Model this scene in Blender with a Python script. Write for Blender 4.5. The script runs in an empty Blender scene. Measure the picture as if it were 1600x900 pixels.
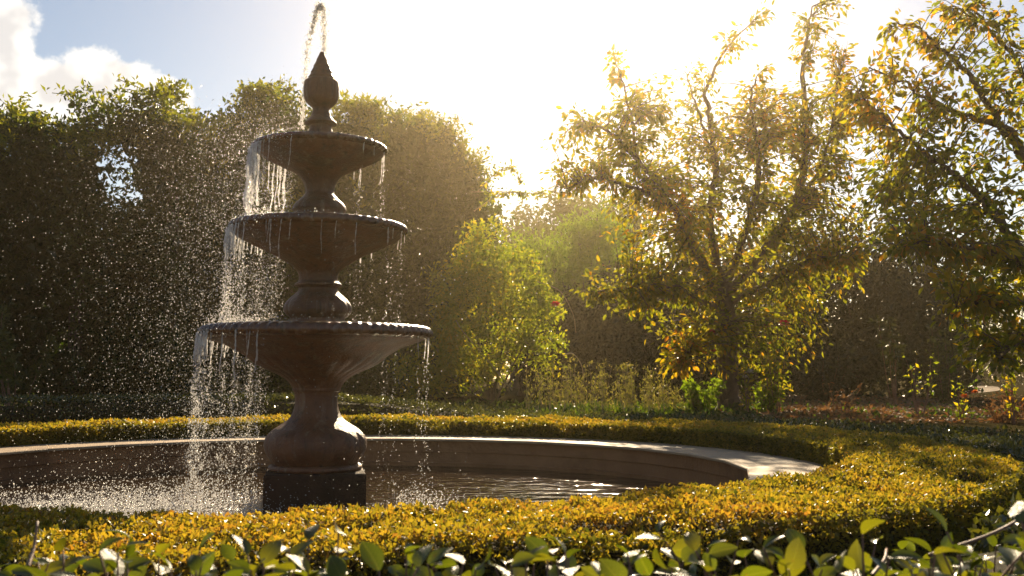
import bpy, math, numpy as np
from mathutils import Vector
S = bpy.context.scene
C = S.collection
rng = np.random.default_rng(11)
R = math.radians

# ------------------------------------------------------------------ camera
YAW, PITCH, EYE, DIST = R(10.86), R(4.86), 0.776, 6.4
cd = bpy.data.cameras.new('camera'); cam = bpy.data.objects.new('camera', cd); C.objects.link(cam)
cam.location = (0, -DIST, EYE); cam.rotation_euler = (R(90) + PITCH, 0, -YAW)
cd.sensor_width = 36; cd.lens = 36; cd.clip_start = 0.05; cd.clip_end = 2000
cd.dof.use_dof = True; cd.dof.focus_distance = 6.2; cd.dof.aperture_fstop = 10.0
S.camera = cam
# ------------------------------------------------------------------ light
SUN_AZ, SUN_EL = R(16.0), R(24.5)
w = bpy.data.worlds.new('World'); S.world = w; w.use_nodes = True
sd = bpy.data.lights.new('sun', 'SUN'); sd.energy = 5.0; sd.angle = R(0.5); sd.color = (1.0, 0.80, 0.53)
sun = bpy.data.objects.new('sun', sd); C.objects.link(sun)
sv = Vector((math.sin(SUN_AZ)*math.cos(SUN_EL), math.cos(SUN_AZ)*math.cos(SUN_EL), math.sin(SUN_EL)))
sun.rotation_euler = sv.to_track_quat('Z', 'Y').to_euler(); sun.location = (6, 14, 12)
S.view_settings.view_transform = 'Standard'; S.view_settings.look = 'None'
S.view_settings.exposure = 1.02; S.view_settings.gamma = 1.0; S.view_settings.use_curve_mapping = False
S.render.engine = 'CYCLES'
cy = S.cycles
cy.use_denoising = True; cy.max_bounces = 7; cy.diffuse_bounces = 3; cy.glossy_bounces = 3
cy.transmission_bounces = 5; cy.volume_bounces = 0; cy.transparent_max_bounces = 16
cy.sample_clamp_indirect = 30.0; cy.caustics_reflective = False; cy.caustics_refractive = False
HAZE_DENSITY, HAZE_G = 0.0014, 0.86

class NT:
    """tiny node helper"""
    def __init__(s, tree): s.t = tree; s.n = tree.nodes; s.l = tree.links
    def new(s, typ, **kw):
        n = s.n.new(typ)
        for k, v in kw.items():
            if k.startswith('i_'): n.inputs[int(k[2:])].default_value = v
            else: setattr(n, k, v)
        return n
    def put(s, sock, v):
        if hasattr(v, 'is_output'): s.l.new(v, sock)
        else: sock.default_value = v
    def math(s, op, a, b=0.0, c=0.0, clamp=False):
        n = s.new('ShaderNodeMath', operation=op, use_clamp=clamp)
        for k, v in enumerate((a, b, c)): s.put(n.inputs[k], v)
        return n.outputs[0]
    def smooth(s, v, lo, hi):
        n = s.new('ShaderNodeMapRange', interpolation_type='SMOOTHSTEP'); s.put(n.inputs[0], v)
        n.inputs[1].default_value = lo; n.inputs[2].default_value = hi
        return n.outputs[0]
    def mix(s, f, a, b):
        n = s.new('ShaderNodeMix', data_type='RGBA')
        s.put(n.inputs[0], f); s.put(n.inputs[6], a); s.put(n.inputs[7], b)
        return n.outputs[2]
    def noise(s, vec, scale, detail=4.0, rough=0.55):
        n = s.new('ShaderNodeTexNoise'); n.inputs['Scale'].default_value = scale
        n.inputs['Detail'].default_value = detail; n.inputs['Roughness'].default_value = rough
        if vec is not None: s.l.new(vec, n.inputs['Vector'])
        return n.outputs[0]

# sky with a few fair-weather clouds low above the trees
t = NT(w.node_tree); bg = t.n['Background']
sky = t.new('ShaderNodeTexSky', sky_type='NISHITA', sun_disc=False, sun_elevation=SUN_EL, sun_rotation=SUN_AZ)
sky.altitude = 100; sky.air_density = 1.0; sky.dust_density = 0.45; sky.ozone_density = 1.0
tc = t.new('ShaderNodeTexCoord'); sep = t.new('ShaderNodeSeparateXYZ'); t.l.new(tc.outputs['Generated'], sep.inputs[0])
az = t.math('ARCTAN2', sep.outputs[0], sep.outputs[1]); el = t.math('ARCSINE', sep.outputs[2])
dens = None
#  azimuth, elevation, half width, half height of each cloud (degrees)
for a, e, ha, he in ((-12.4, 14.6, 4.4, 2.2), (-9.0, 14.3, 2.2, 1.5), (-16.2, 16.4, 2.0, 3.6), (-23, 17.5, 6, 3.2), (-47, 15, 8, 3), (-78, 17, 9, 4),
                     (-112, 14, 8, 3), (-150, 18, 10, 4), (170, 14, 9, 3), (128, 17, 10, 4), (96, 14, 7, 3), (70, 17, 6, 3)):
    u = t.math('DIVIDE', t.math('SUBTRACT', az, R(a)), R(ha)); v = t.math('DIVIDE', t.math('SUBTRACT', el, R(e)), R(he))
    q = t.math('SUBTRACT', 1.0, t.math('SQRT', t.math('ADD', t.math('MULTIPLY', u, u), t.math('MULTIPLY', v, v))))
    dens = q if dens is None else t.math('MAXIMUM', dens, q)
nz = t.noise(tc.outputs['Generated'], 17.0, 7.0, 0.6)
cover = t.smooth(t.math('ADD', dens, t.math('MULTIPLY', t.math('SUBTRACT', nz, 0.5), 1.7)), -0.02, 0.24)
grey = t.smooth(t.math('ADD', t.math('MULTIPLY', dens, 1.0), t.math('MULTIPLY', t.math('SUBTRACT', t.noise(tc.outputs['Generated'], 22.0, 3.0), 0.5), 2.4)), 0.22, 0.75)
ccol = t.mix(grey, (12.5, 12.0, 11.2, 1), (8.6, 8.3, 8.1, 1))
t.l.new(t.mix(t.math('MULTIPLY', cover, 0.94), sky.outputs[0], ccol), bg.inputs[0])
bg.inputs[1].default_value = 0.05

# ------------------------------------------------------------------ helpers
def at(px, d, z=0.0):
    """ground position seen in column px of a 1600 px wide frame, d metres in front of the camera"""
    a = YAW + math.atan((px - 800) / 1600); h = d / math.cos(a - YAW)
    return np.array((h*math.sin(a), -DIST + h*math.cos(a), z))
def zh(py, d):
    """height of a point d metres ahead that appears at row py"""
    k = (450 - py) / 1600
    return EYE + d * (k*math.cos(PITCH) + math.sin(PITCH)) / (math.cos(PITCH) - k*math.sin(PITCH))
def P(px, py, d): return at(px, d, zh(py, d))
def tag(o, label=None, cat=None, group=None, kind=None):
    if label: o['label'] = label
    if cat: o['category'] = cat
    if group: o['group'] = group
    if kind: o['kind'] = kind
    return o
def empty(name, loc, label, cat, group=None):
    o = bpy.data.objects.new(name, None); o.empty_display_size = 0.2; C.objects.link(o); o.location = loc
    return tag(o, label, cat, group)
def vnoise(p, seed=0):
    """value noise, p (N,3) -> (N,) in -1..1"""
    i = np.floor(p).astype(np.int64); f = p - i; f = f*f*(3 - 2*f); out = 0
    for dx in (0, 1):
        for dy in (0, 1):
            for dz in (0, 1):
                h = (i[:, 0]+dx)*374761393 + (i[:, 1]+dy)*668265263 + (i[:, 2]+dz)*2147483647 + seed*1274126177
                h = (h ^ (h >> 13)) * 1274126177 & 0xFFFFFFFF
                h = ((h ^ (h >> 16)) & 0xFFFF) / 32767.5 - 1
                out = out + h * (f[:, 0] if dx else 1-f[:, 0]) * (f[:, 1] if dy else 1-f[:, 1]) * (f[:, 2] if dz else 1-f[:, 2])
    return out
def unit(v): return v / np.maximum(np.linalg.norm(v, axis=-1, keepdims=True), 1e-9)
def rdir(n): return unit(rng.normal(size=(n, 3)))

class Geo:
    """collects triangles and quads; build() links them as ONE mesh object"""
    def __init__(s): s.v = []; s.t = []; s.q = []; s.tr = []; s.qr = []; s.nv = 0
    def add(s, v, tris=None, quads=None, rnd=None):
        v = np.asarray(v, float).reshape(-1, 3)
        for f, L, LR, k in ((tris, s.t, s.tr, 3), (quads, s.q, s.qr, 4)):
            if f is not None and len(f):
                f = np.asarray(f).reshape(-1, k); L.append(f + s.nv)
                LR.append(np.broadcast_to(np.asarray(0.5 if rnd is None else rnd, float), (len(f),)))
        s.v.append(v); s.nv += len(v)
    def mesh(s, name, smooth=False):
        v = np.concatenate(s.v); me = bpy.data.meshes.new(name)
        t = np.concatenate(s.t) if s.t else np.zeros((0, 3), int); q = np.concatenate(s.q) if s.q else np.zeros((0, 4), int)
        me.vertices.add(len(v)); me.vertices.foreach_set('co', v.ravel())
        idx = np.concatenate([t.ravel(), q.ravel()]); me.loops.add(len(idx)); me.loops.foreach_set('vertex_index', idx)
        me.polygons.add(len(t) + len(q))
        me.polygons.foreach_set('loop_start', np.concatenate([np.arange(len(t))*3, len(t)*3 + np.arange(len(q))*4]))
        me.polygons.foreach_set('use_smooth', np.full(len(t)+len(q), smooth))
        a = me.attributes.new('rnd', 'FLOAT', 'FACE'); a.data.foreach_set('value', np.concatenate(s.tr + s.qr))
        me.update(calc_edges=True); return me
    def build(s, name, mat, parent=None, smooth=False, origin=None):
        if origin is not None: s.v = [x - np.asarray(origin) for x in s.v]
        me = s.mesh(name, smooth); me.materials.append(mat)
        o = bpy.data.objects.new(name, me); C.objects.link(o)
        if origin is not None: o.location = origin
        if parent is not None:
            o.parent = parent
            if origin is None: o.matrix_parent_inverse = parent_inv(parent)
        return o
def parent_inv(p):
    from mathutils import Matrix
    m = Matrix.Translation(p.location)
    return m.inverted()

def tube(g, pts, rad, k=5, rnd=0.5, cap=True):
    pts = np.asarray(pts, float); n = len(pts); rad = np.broadcast_to(np.asarray(rad, float), (n,))
    tg = unit(np.gradient(pts, axis=0)); ref = np.array((0.31, 0.17, 0.94)) if abs(tg[0, 2]) < 0.8 else np.array((0.95, 0.3, 0.1))
    a = unit(np.cross(tg, ref)); b = np.cross(tg, a); th = np.arange(k)*2*math.pi/k
    v = pts[:, None] + rad[:, None, None]*(np.cos(th)[None, :, None]*a[:, None] + np.sin(th)[None, :, None]*b[:, None])
    i = np.arange(n-1)[:, None]*k; j = np.arange(k)[None]; j2 = (j+1) % k
    q = np.stack([i+j, i+j2, i+k+j2, i+k+j], -1).reshape(-1, 4)
    vv = v.reshape(-1, 3); tr = None
    if cap:
        vv = np.concatenate([vv, pts[-1:]]); jj = np.arange(k); tr = np.stack([(n-1)*k+jj, (n-1)*k+(jj+1) % k, np.full(k, n*k)], -1)
    g.add(vv, tr, q, rnd)
def curve(pts, n):
    """smooth resample of a polyline"""
    pts = np.asarray(pts, float)
    if len(pts) == 2: return pts[0] + (pts[1]-pts[0])*np.linspace(0, 1, n)[:, None]
    p = np.concatenate([2*pts[:1]-pts[1:2], pts, 2*pts[-1:]-pts[-2:-1]]); m = len(pts)-1
    u = np.linspace(0, m-1e-6, n); i = u.astype(int); f = (u-i)[:, None]
    a, b, c, d = p[i], p[i+1], p[i+2], p[i+3]
    return 0.5*(2*b + (c-a)*f + (2*a-5*b+4*c-d)*f**2 + (3*b-a-3*c+d)*f**3)
def leaves(g, pos, ax, nr, L, wid=0.5, rnd=None, hexa=False, fold=0.12, curl=0.0):
    """pos: leaf bases, ax: direction base to tip, nr: rough face normal"""
    n = len(pos); L = np.broadcast_to(np.asarray(L, float), (n,))[:, None]
    ax = unit(ax); sd_ = unit(np.cross(ax, nr)); nr = np.cross(sd_, ax); rnd = rng.random(n) if rnd is None else rnd
    W = L*wid*0.5
    if not hexa:
        v = np.stack([pos, pos+ax*L*0.45-sd_*W+nr*L*fold, pos+ax*L-nr*L*curl, pos+ax*L*0.45+sd_*W+nr*L*fold], 1)
        b = np.arange(n)[:, None]*4
        g.add(v, np.concatenate([b+np.array((0, 1, 2)), b+np.array((0, 2, 3))]), None, np.concatenate([rnd, rnd]))
    else:
        v = np.stack([pos, pos+ax*L*0.3-sd_*W*0.92+nr*L*fold, pos+ax*L*0.68-sd_*W*0.8+nr*L*(fold-curl*0.45), pos+ax*L-nr*L*curl,
                      pos+ax*L*0.68+sd_*W*0.8+nr*L*(fold-curl*0.45), pos+ax*L*0.3+sd_*W*0.92+nr*L*fold], 1)
        b = np.arange(n)[:, None]*6
        g.add(v, None, np.concatenate([b+np.array((0, 1, 2, 3)), b+np.array((0, 3, 4, 5))]), np.concatenate([rnd, rnd]))

# ------------------------------------------------------------------ materials
def mat(name):
    m = bpy.data.materials.new(name); m.use_nodes = True; t = NT(m.node_tree); return m, t, t.n['Principled BSDF'], t.n['Material Output']
def leaf_mat(name, cols, trans=0.45, tcol=(1.5, 1.35, 0.5), rough=0.4, spec=0.5):
    m, t, b, out = mat(name)
    at_ = t.new('ShaderNodeAttribute', attribute_name='rnd'); ramp = t.new('ShaderNodeValToRGB'); t.l.new(at_.outputs['Fac'], ramp.inputs[0])
    e = ramp.color_ramp.elements
    while len(e) < len(cols): e.new(0.5)
    for k, c in enumerate(cols): e[k].position = k/(len(cols)-1); e[k].color = (*c, 1)
    t.l.new(ramp.outputs[0], b.inputs['Base Color']); b.inputs['Roughness'].default_value = rough
    b.inputs['Specular IOR Level'].default_value = spec
    tl = t.new('ShaderNodeBsdfTranslucent')
    mm = t.new('ShaderNodeMix', data_type='RGBA', blend_type='MULTIPLY'); mm.inputs[0].default_value = 1
    t.l.new(ramp.outputs[0], mm.inputs[6]); mm.inputs[7].default_value = (*tcol, 1); t.l.new(mm.outputs[2], tl.inputs[0])
    ms = t.new('ShaderNodeMixShader'); ms.inputs[0].default_value = trans
    t.l.new(b.outputs[0], ms.inputs[1]); t.l.new(tl.outputs[0], ms.inputs[2]); t.l.new(ms.outputs[0], out.inputs[0])
    return m
def rock_mat(name, c1, c2, scale, rough, bump=0.3, bscale=40, c3=None, spec=0.5, streak=False):
    m, t, b, out = mat(name)
    tc = t.new('ShaderNodeTexCoord'); o = tc.outputs['Object']
    n1 = t.smooth(t.noise(o, scale, 6, 0.6), 0.3, 0.7); col = t.mix(n1, (*c1, 1), (*c2, 1))
    if c3: col = t.mix(t.smooth(t.noise(o, scale*0.37, 5, 0.65), 0.5, 0.68), col, (*c3, 1))
    if streak:
        mp = t.new('ShaderNodeMapping'); mp.inputs['Scale'].default_value = (16, 16, 1.6); t.l.new(o, mp.inputs[0])
        st = t.noise(mp.outputs[0], 1.0, 6, 0.65)
        col = t.mix(t.math('MULTIPLY', t.smooth(st, 0.53, 0.72), 0.6), col, (0.27, 0.21, 0.15, 1))
        col = t.mix(t.math('MULTIPLY', t.smooth(t.noise(mp.outputs[0], 1.7, 5, 0.6), 0.52, 0.7), 0.7), col, (0.035, 0.026, 0.014, 1))
    t.l.new(col, b.inputs['Base Color']); b.inputs['Specular IOR Level'].default_value = spec
    t.put(b.inputs['Roughness'], t.math('ADD', rough, t.math('MULTIPLY', t.math('SUBTRACT', n1, 0.5), 0.2)))
    bp = t.new('ShaderNodeBump'); bp.inputs['Strength'].default_value = bump; bp.inputs['Distance'].default_value = 0.02
    t.l.new(t.noise(o, bscale, 8, 0.65), bp.inputs['Height']); t.l.new(bp.outputs[0], b.inputs['Normal'])
    return m
M = {}
M['stone'] = rock_mat('wet_brown_stone', (0.112, 0.045, 0.02), (0.185, 0.08, 0.036), 7, 0.46, 0.6, 55, (0.085, 0.05, 0.026), 0.5, True)
M['stone_wet'] = rock_mat('wet_rim_stone', (0.09, 0.038, 0.018), (0.15, 0.066, 0.03), 7, 0.2, 0.3, 55, (0.06, 0.036, 0.02), 0.6, True)
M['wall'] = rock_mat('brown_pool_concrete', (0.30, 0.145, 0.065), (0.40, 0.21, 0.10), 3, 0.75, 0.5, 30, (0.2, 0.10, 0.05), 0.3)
M['stone_dark'] = rock_mat('dark_plinth_stone', (0.04, 0.022, 0.013), (0.065, 0.036, 0.022), 6, 0.8, 0.6, 45, (0.03, 0.02, 0.012), 0.25)  # plinth stone, a darker brown than the tiers above
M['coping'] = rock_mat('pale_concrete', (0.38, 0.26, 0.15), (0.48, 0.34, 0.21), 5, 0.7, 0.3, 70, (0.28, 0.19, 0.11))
M['bark'] = rock_mat('bark', (0.09, 0.06, 0.04), (0.15, 0.105, 0.07), 14, 0.85, 0.8, 30)
M['timber'] = rock_mat('old_timber', (0.06, 0.042, 0.03), (0.1, 0.075, 0.055), 9, 0.8, 0.5, 40)
M['soil'] = rock_mat('dry_soil', (0.035, 0.03, 0.014), (0.06, 0.05, 0.02), 3, 0.95, 0.8, 25, (0.05, 0.034, 0.02), 0.0)
M['mulch'] = rock_mat('bark_mulch', (0.10, 0.058, 0.034), (0.18, 0.105, 0.06), 18, 0.9, 1.0, 45, (0.10, 0.06, 0.035), 0.2)
M['path'] = rock_mat('sandy_path', (0.2, 0.14, 0.085), (0.26, 0.18, 0.11), 6, 0.9, 0.4, 60, None, 0.2)
M['twig'] = rock_mat('red_brown_twig', (0.16, 0.07, 0.04), (0.24, 0.12, 0.07), 30, 0.55, 0.2, 90)
M['cane'] = rock_mat('pale_cane', (0.3, 0.22, 0.12), (0.4, 0.3, 0.17), 30, 0.6, 0.2, 90)
M['box'] = leaf_mat('golden_box_leaf', [(0.05, 0.065, 0.012), (0.16, 0.15, 0.022), (0.28, 0.22, 0.032), (0.36, 0.245, 0.042), (0.31, 0.16, 0.04)], 0.56, (1.6, 1.5, 0.5), 0.38)
M['boxcore'] = rock_mat('hedge_twigs', (0.03, 0.025, 0.01), (0.06, 0.05, 0.02), 60, 0.9, 1.0, 90, None, 0.1)
M['glossy'] = leaf_mat('glossy_leaf', [(0.035, 0.05, 0.01), (0.05, 0.075, 0.012), (0.07, 0.095, 0.014), (0.10, 0.105, 0.016)], 0.45, (2.9, 2.5, 0.5), 0.22, 0.5)
m = M['glossy'].copy(); m.name = 'glossy_leaf_veined'; M['near_leaf'] = m; t = NT(m.node_tree)   # near leaves: midrib, side veins, brown blemishes
b = t.n['Principled BSDF']; o = t.new('ShaderNodeTexCoord').outputs['Object']; oi = t.new('ShaderNodeObjectInfo').outputs['Random']
sp = t.new('ShaderNodeSeparateXYZ'); t.l.new(o, sp.inputs[0]); ax_ = t.math('ABSOLUTE', sp.outputs[0])
rib = t.math('SUBTRACT', 1.0, t.smooth(ax_, 0.006, 0.02)); sv_ = t.math('SINE', t.math('MULTIPLY', t.math('SUBTRACT', sp.outputs[1], t.math('MULTIPLY', ax_, 0.9)), 52.0))
vein = t.math('MAXIMUM', rib, t.math('MULTIPLY', t.smooth(sv_, 0.86, 1.0), 0.45))
mp = t.new('ShaderNodeVectorMath', operation='ADD'); t.l.new(o, mp.inputs[0]); cx = t.new('ShaderNodeCombineXYZ'); t.l.new(t.math('MULTIPLY', oi, 37.0), cx.inputs[2]); t.l.new(cx.outputs[0], mp.inputs[1])
bl = t.smooth(t.noise(mp.outputs[0], 5.0, 4, 0.6), 0.64, 0.7)
src = t.n['Color Ramp'].outputs[0]; old = [l_.to_socket for l_ in src.links]
c1 = t.mix(t.math('MULTIPLY', t.math('SUBTRACT', oi, 0.6), 1.1, clamp=True), src, (0.13, 0.12, 0.018, 1))
c2 = t.mix(t.math('MULTIPLY', vein, 0.55), c1, (0.15, 0.17, 0.05, 1)); c3 = t.mix(t.math('MULTIPLY', bl, 0.75), c2, (0.10, 0.05, 0.02, 1))
for k_ in old: t.l.new(c3, k_)
bp = t.new('ShaderNodeBump'); bp.inputs['Strength'].default_value = 0.25; bp.inputs['Distance'].default_value = 0.02; t.l.new(t.math('ADD', vein, t.math('MULTIPLY', t.noise(mp.outputs[0], 12.0, 3), 1.2)), bp.inputs['Height']); t.l.new(bp.outputs[0], b.inputs['Normal'])
t.put(b.inputs['Roughness'], t.math('ADD', 0.24, t.math('MULTIPLY', t.noise(mp.outputs[0], 7.0, 3), 0.22)))
M['ground_leaf'] = leaf_mat('dark_glossy_leaf', [(0.028, 0.036, 0.011), (0.05, 0.062, 0.016), (0.08, 0.085, 0.02)], 0.32, (2.4, 2.1, 0.6), 0.27, 0.7)
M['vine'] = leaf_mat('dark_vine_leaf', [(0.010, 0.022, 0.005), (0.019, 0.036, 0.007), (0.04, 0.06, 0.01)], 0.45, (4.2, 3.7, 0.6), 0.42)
M['lit_tint'] = leaf_mat('lit_tint_vine_leaf', [(0.06, 0.08, 0.014), (0.10, 0.12, 0.018), (0.14, 0.14, 0.02)], 0.58, (3.0, 2.7, 0.5), 0.42)  # lighter vine colour that paints the sunlit look of the tops
M['rose_leaf'] = leaf_mat('yellow_green_leaf', [(0.06, 0.085, 0.014), (0.10, 0.13, 0.018), (0.15, 0.16, 0.02), (0.26, 0.19, 0.025)], 0.62, (3.2, 3.0, 0.6), 0.4)
M['fruit'] = leaf_mat('turning_leaf', [(0.05, 0.07, 0.012), (0.085, 0.10, 0.014), (0.12, 0.125, 0.016), (0.19, 0.145, 0.018), (0.25, 0.11, 0.02)], 0.66, (3.3, 2.9, 0.6), 0.36)
M['amber'] = leaf_mat('amber_turning_leaf', [(0.05, 0.075, 0.012), (0.085, 0.11, 0.014), (0.13, 0.14, 0.016), (0.20, 0.155, 0.018), (0.26, 0.12, 0.018)], 0.66, (3.2, 2.8, 0.55), 0.34)
M['far'] = leaf_mat('far_leaf', [(0.045, 0.06, 0.016), (0.07, 0.09, 0.02), (0.09, 0.1, 0.022)], 0.4, (1.9, 1.7, 0.5), 0.5)
M['conifer'] = leaf_mat('conifer_spray', [(0.045, 0.085, 0.014), (0.08, 0.13, 0.018), (0.11, 0.16, 0.02)], 0.55, (3.0, 2.7, 0.5), 0.5)
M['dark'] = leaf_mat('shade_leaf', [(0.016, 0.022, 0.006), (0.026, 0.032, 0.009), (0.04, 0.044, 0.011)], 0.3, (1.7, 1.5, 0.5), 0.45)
M['grass'] = leaf_mat('pale_seedhead', [(0.12, 0.14, 0.03), (0.2, 0.19, 0.05), (0.26, 0.22, 0.1)], 0.5, (1.6, 1.5, 0.7), 0.5)
M['litter'] = leaf_mat('fallen_leaf', [(0.10, 0.055, 0.03), (0.19, 0.11, 0.058), (0.28, 0.18, 0.09), (0.28, 0.12, 0.05)], 0.25, (1.3, 1.1, 0.7), 0.75, 0.15)
M['red'] = leaf_mat('red_petal', [(0.5, 0.012, 0.04), (0.62, 0.03, 0.09)], 0.35, (1.2, 0.9, 0.9), 0.5)
M['orange'] = leaf_mat('orange_petal', [(0.65, 0.18, 0.03), (0.75, 0.26, 0.05)], 0.35, (1.1, 0.9, 0.7), 0.5)
M['white'] = leaf_mat('white_petal', [(0.7, 0.66, 0.58), (0.8, 0.77, 0.7)], 0.35, (1, 1, 1), 0.5)

# water that falls: bright where the low sun comes through it
m, t, b, out = mat('falling_water')
gl = t.new('ShaderNodeBsdfGlossy'); gl.inputs[0].default_value = (1, 1, 1, 1); gl.inputs['Roughness'].default_value = 0.22
rf = t.new('ShaderNodeBsdfRefraction'); rf.inputs[0].default_value = (1, 1, 1, 1); rf.inputs['Roughness'].default_value = 0.2; rf.inputs['IOR'].default_value = 1.33
tl = t.new('ShaderNodeBsdfTranslucent'); tl.inputs[0].default_value = (0.97, 0.95, 0.92, 1)
m1 = t.new('ShaderNodeMixShader'); m1.inputs[0].default_value = 0.5; t.l.new(rf.outputs[0], m1.inputs[1]); t.l.new(tl.outputs[0], m1.inputs[2])
m2 = t.new('ShaderNodeMixShader'); m2.inputs[0].default_value = 0.22; t.l.new(m1.outputs[0], m2.inputs[1]); t.l.new(gl.outputs[0], m2.inputs[2])
def clear(t, out, src, k):                       # part of the light goes straight through the thin water
    tp = t.new('ShaderNodeBsdfTransparent'); mx = t.new('ShaderNodeMixShader'); mx.inputs[0].default_value = k
    t.l.new(src, mx.inputs[1]); t.l.new(tp.outputs[0], mx.inputs[2]); t.l.new(mx.outputs[0], out.inputs[0])
clear(t, out, m2.outputs[0], 0.3); M['drops'] = m
m, t, b, out = mat('broken_water')
gl = t.new('ShaderNodeBsdfGlossy'); gl.inputs[0].default_value = (1, 1, 1, 1); gl.inputs['Roughness'].default_value = 0.3
tl = t.new('ShaderNodeBsdfTranslucent'); tl.inputs[0].default_value = (0.98, 0.96, 0.93, 1)
m1 = t.new('ShaderNodeMixShader'); m1.inputs[0].default_value = 0.3; t.l.new(tl.outputs[0], m1.inputs[1]); t.l.new(gl.outputs[0], m1.inputs[2])
clear(t, out, m1.outputs[0], 0.58); M['stream'] = m
# pool water: dark, rippled, rougher where the falling water lands
m, t, b, out = mat('pool_water')
tc = t.new('ShaderNodeTexCoord'); o = tc.outputs['Object']
b.inputs['Base Color'].default_value = (0.035, 0.022, 0.013, 1); b.inputs['Roughness'].default_value = 0.06; b.inputs['IOR'].default_value = 1.33
sp = t.new('ShaderNodeSeparateXYZ'); t.l.new(o, sp.inputs[0])
dx = t.math('ADD', sp.outputs[0], 1.15); dy = t.math('ADD', sp.outputs[1], 0.35)
dd = t.math('SQRT', t.math('ADD', t.math('MULTIPLY', dx, dx), t.math('MULTIPLY', t.math('MULTIPLY', dy, dy), 1.1)))
splash = t.math('SUBTRACT', 1.0, t.smooth(dd, 0.35, 1.75))
wv = t.new('ShaderNodeMapping'); wv.inputs['Scale'].default_value = (1, 1.6, 1); t.l.new(o, wv.inputs[0])
calm = t.noise(wv.outputs[0], 4.5, 3, 0.5); chop = t.noise(o, 34, 4, 0.65)
h = t.math('ADD', t.math('MULTIPLY', calm, 0.05), t.math('MULTIPLY', chop, t.math('ADD', 0.0015, t.math('MULTIPLY', splash, 0.05))))
bp = t.new('ShaderNodeBump'); bp.inputs['Strength'].default_value = 1.0; bp.inputs['Distance'].default_value = 0.45
t.l.new(h, bp.inputs['Height']); t.l.new(bp.outputs[0], b.inputs['Normal'])
b.inputs['Specular IOR Level'].default_value = 0.6
M['pool'] = m

# ------------------------------------------------------------------ ground, beds, path
GZ = 0.25
def disc(name, mat_, z, r0, r1, nseg=96, rings=1, fn=None):
    g = Geo(); th = np.linspace(0, 2*math.pi, nseg, endpoint=False); rr = r0+(r1-r0)*np.linspace(0, 1, rings+1)**(3 if fn else 1)
    v = np.stack([rr[:, None]*np.sin(th), rr[:, None]*np.cos(th), np.full((rings+1, nseg), z)], -1).reshape(-1, 3)
    if fn: v[:, 2] += fn(v)
    i = np.arange(rings)[:, None]*nseg; j = np.arange(nseg)[None]
    g.add(v, None, np.stack([i+j, i+nseg+j, i+nseg+(j+1) % nseg, i+(j+1) % nseg], -1).reshape(-1, 4)); return g.build(name, mat_)
def dip(v):
    a = np.arctan2(v[:, 0], v[:, 1]); k = np.clip((np.cos(a-R(170))-0.15)/0.5, 0, 1); r = np.hypot(v[:, 0], v[:, 1])
    return -0.20*k*k*(3-2*k)*np.clip((r-3.2)/0.4, 0, 1)*np.clip((12-r)/4, 0, 1) - 0.03*(r < 3.3)
tag(disc('ground', M['soil'], GZ, 2.95, 140, 128, 40, dip), 'bare brown soil of the garden around the pool', 'ground', kind='structure')
def patch(name, mat_, pts, z, label, n=0):
    g = Geo(); p = np.array([at(x, d, z) for x, d in pts]); c = p.mean(0)
    k = len(p); g.add(np.concatenate([p, c[None]]), [(i, (i+1) % k, k) for i in range(k)]); return tag(g.build(name, mat_), label, 'ground', kind='structure')
def oval(c0, d0, rx, rd, n=28, wob=0.12):
    return [(c0 + rx*math.cos(a)*(1+wob*math.sin(3*a+c0)), d0 + rd*math.sin(a)*(1+wob*math.cos(2*a+c0))) for a in np.linspace(0, 2*math.pi, n, endpoint=False)]
patch('mulch_bed', M['mulch'], oval(1290, 19.5, 190, 7.0), GZ+0.008, 'reddish brown mulch bed strewn with fallen leaves right of the tree')
patch('path', M['path'], oval(1525, 40, 38, 9), GZ+0.004, 'sunlit sandy path under the trees at right')

# ------------------------------------------------------------------ pool wall, water
NS = 28
def facet_ring(g, prof, n=NS, rot=0.06):
    th = rot + np.arange(n)*2*math.pi/n; m_ = len(prof)
    v = np.array([[(r*math.sin(a), r*math.cos(a), z) for a in th] for r, z in prof]).reshape(-1, 3)
    q = [(i*n+j, i*n+(j+1) % n, (i+1)*n+(j+1) % n, (i+1)*n+j) for i in range(m_-1) for j in range(n)]; g.add(v, None, q)
pw = empty('pool_wall', (0, 0, 0), 'low round pool wall of brown concrete with pale sunlit coping inside the hedge', 'pool wall')
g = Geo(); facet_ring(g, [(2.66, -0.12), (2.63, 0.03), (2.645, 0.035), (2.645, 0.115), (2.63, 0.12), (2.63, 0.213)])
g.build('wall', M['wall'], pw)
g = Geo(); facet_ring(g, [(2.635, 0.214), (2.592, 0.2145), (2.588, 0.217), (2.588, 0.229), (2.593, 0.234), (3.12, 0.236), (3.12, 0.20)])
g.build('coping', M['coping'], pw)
tag(disc('pool_water', M['pool'], 0.0, 0.0, 2.64, 96, 6), 'dark rippled water filling the round pool', 'water', kind='structure')

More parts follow.
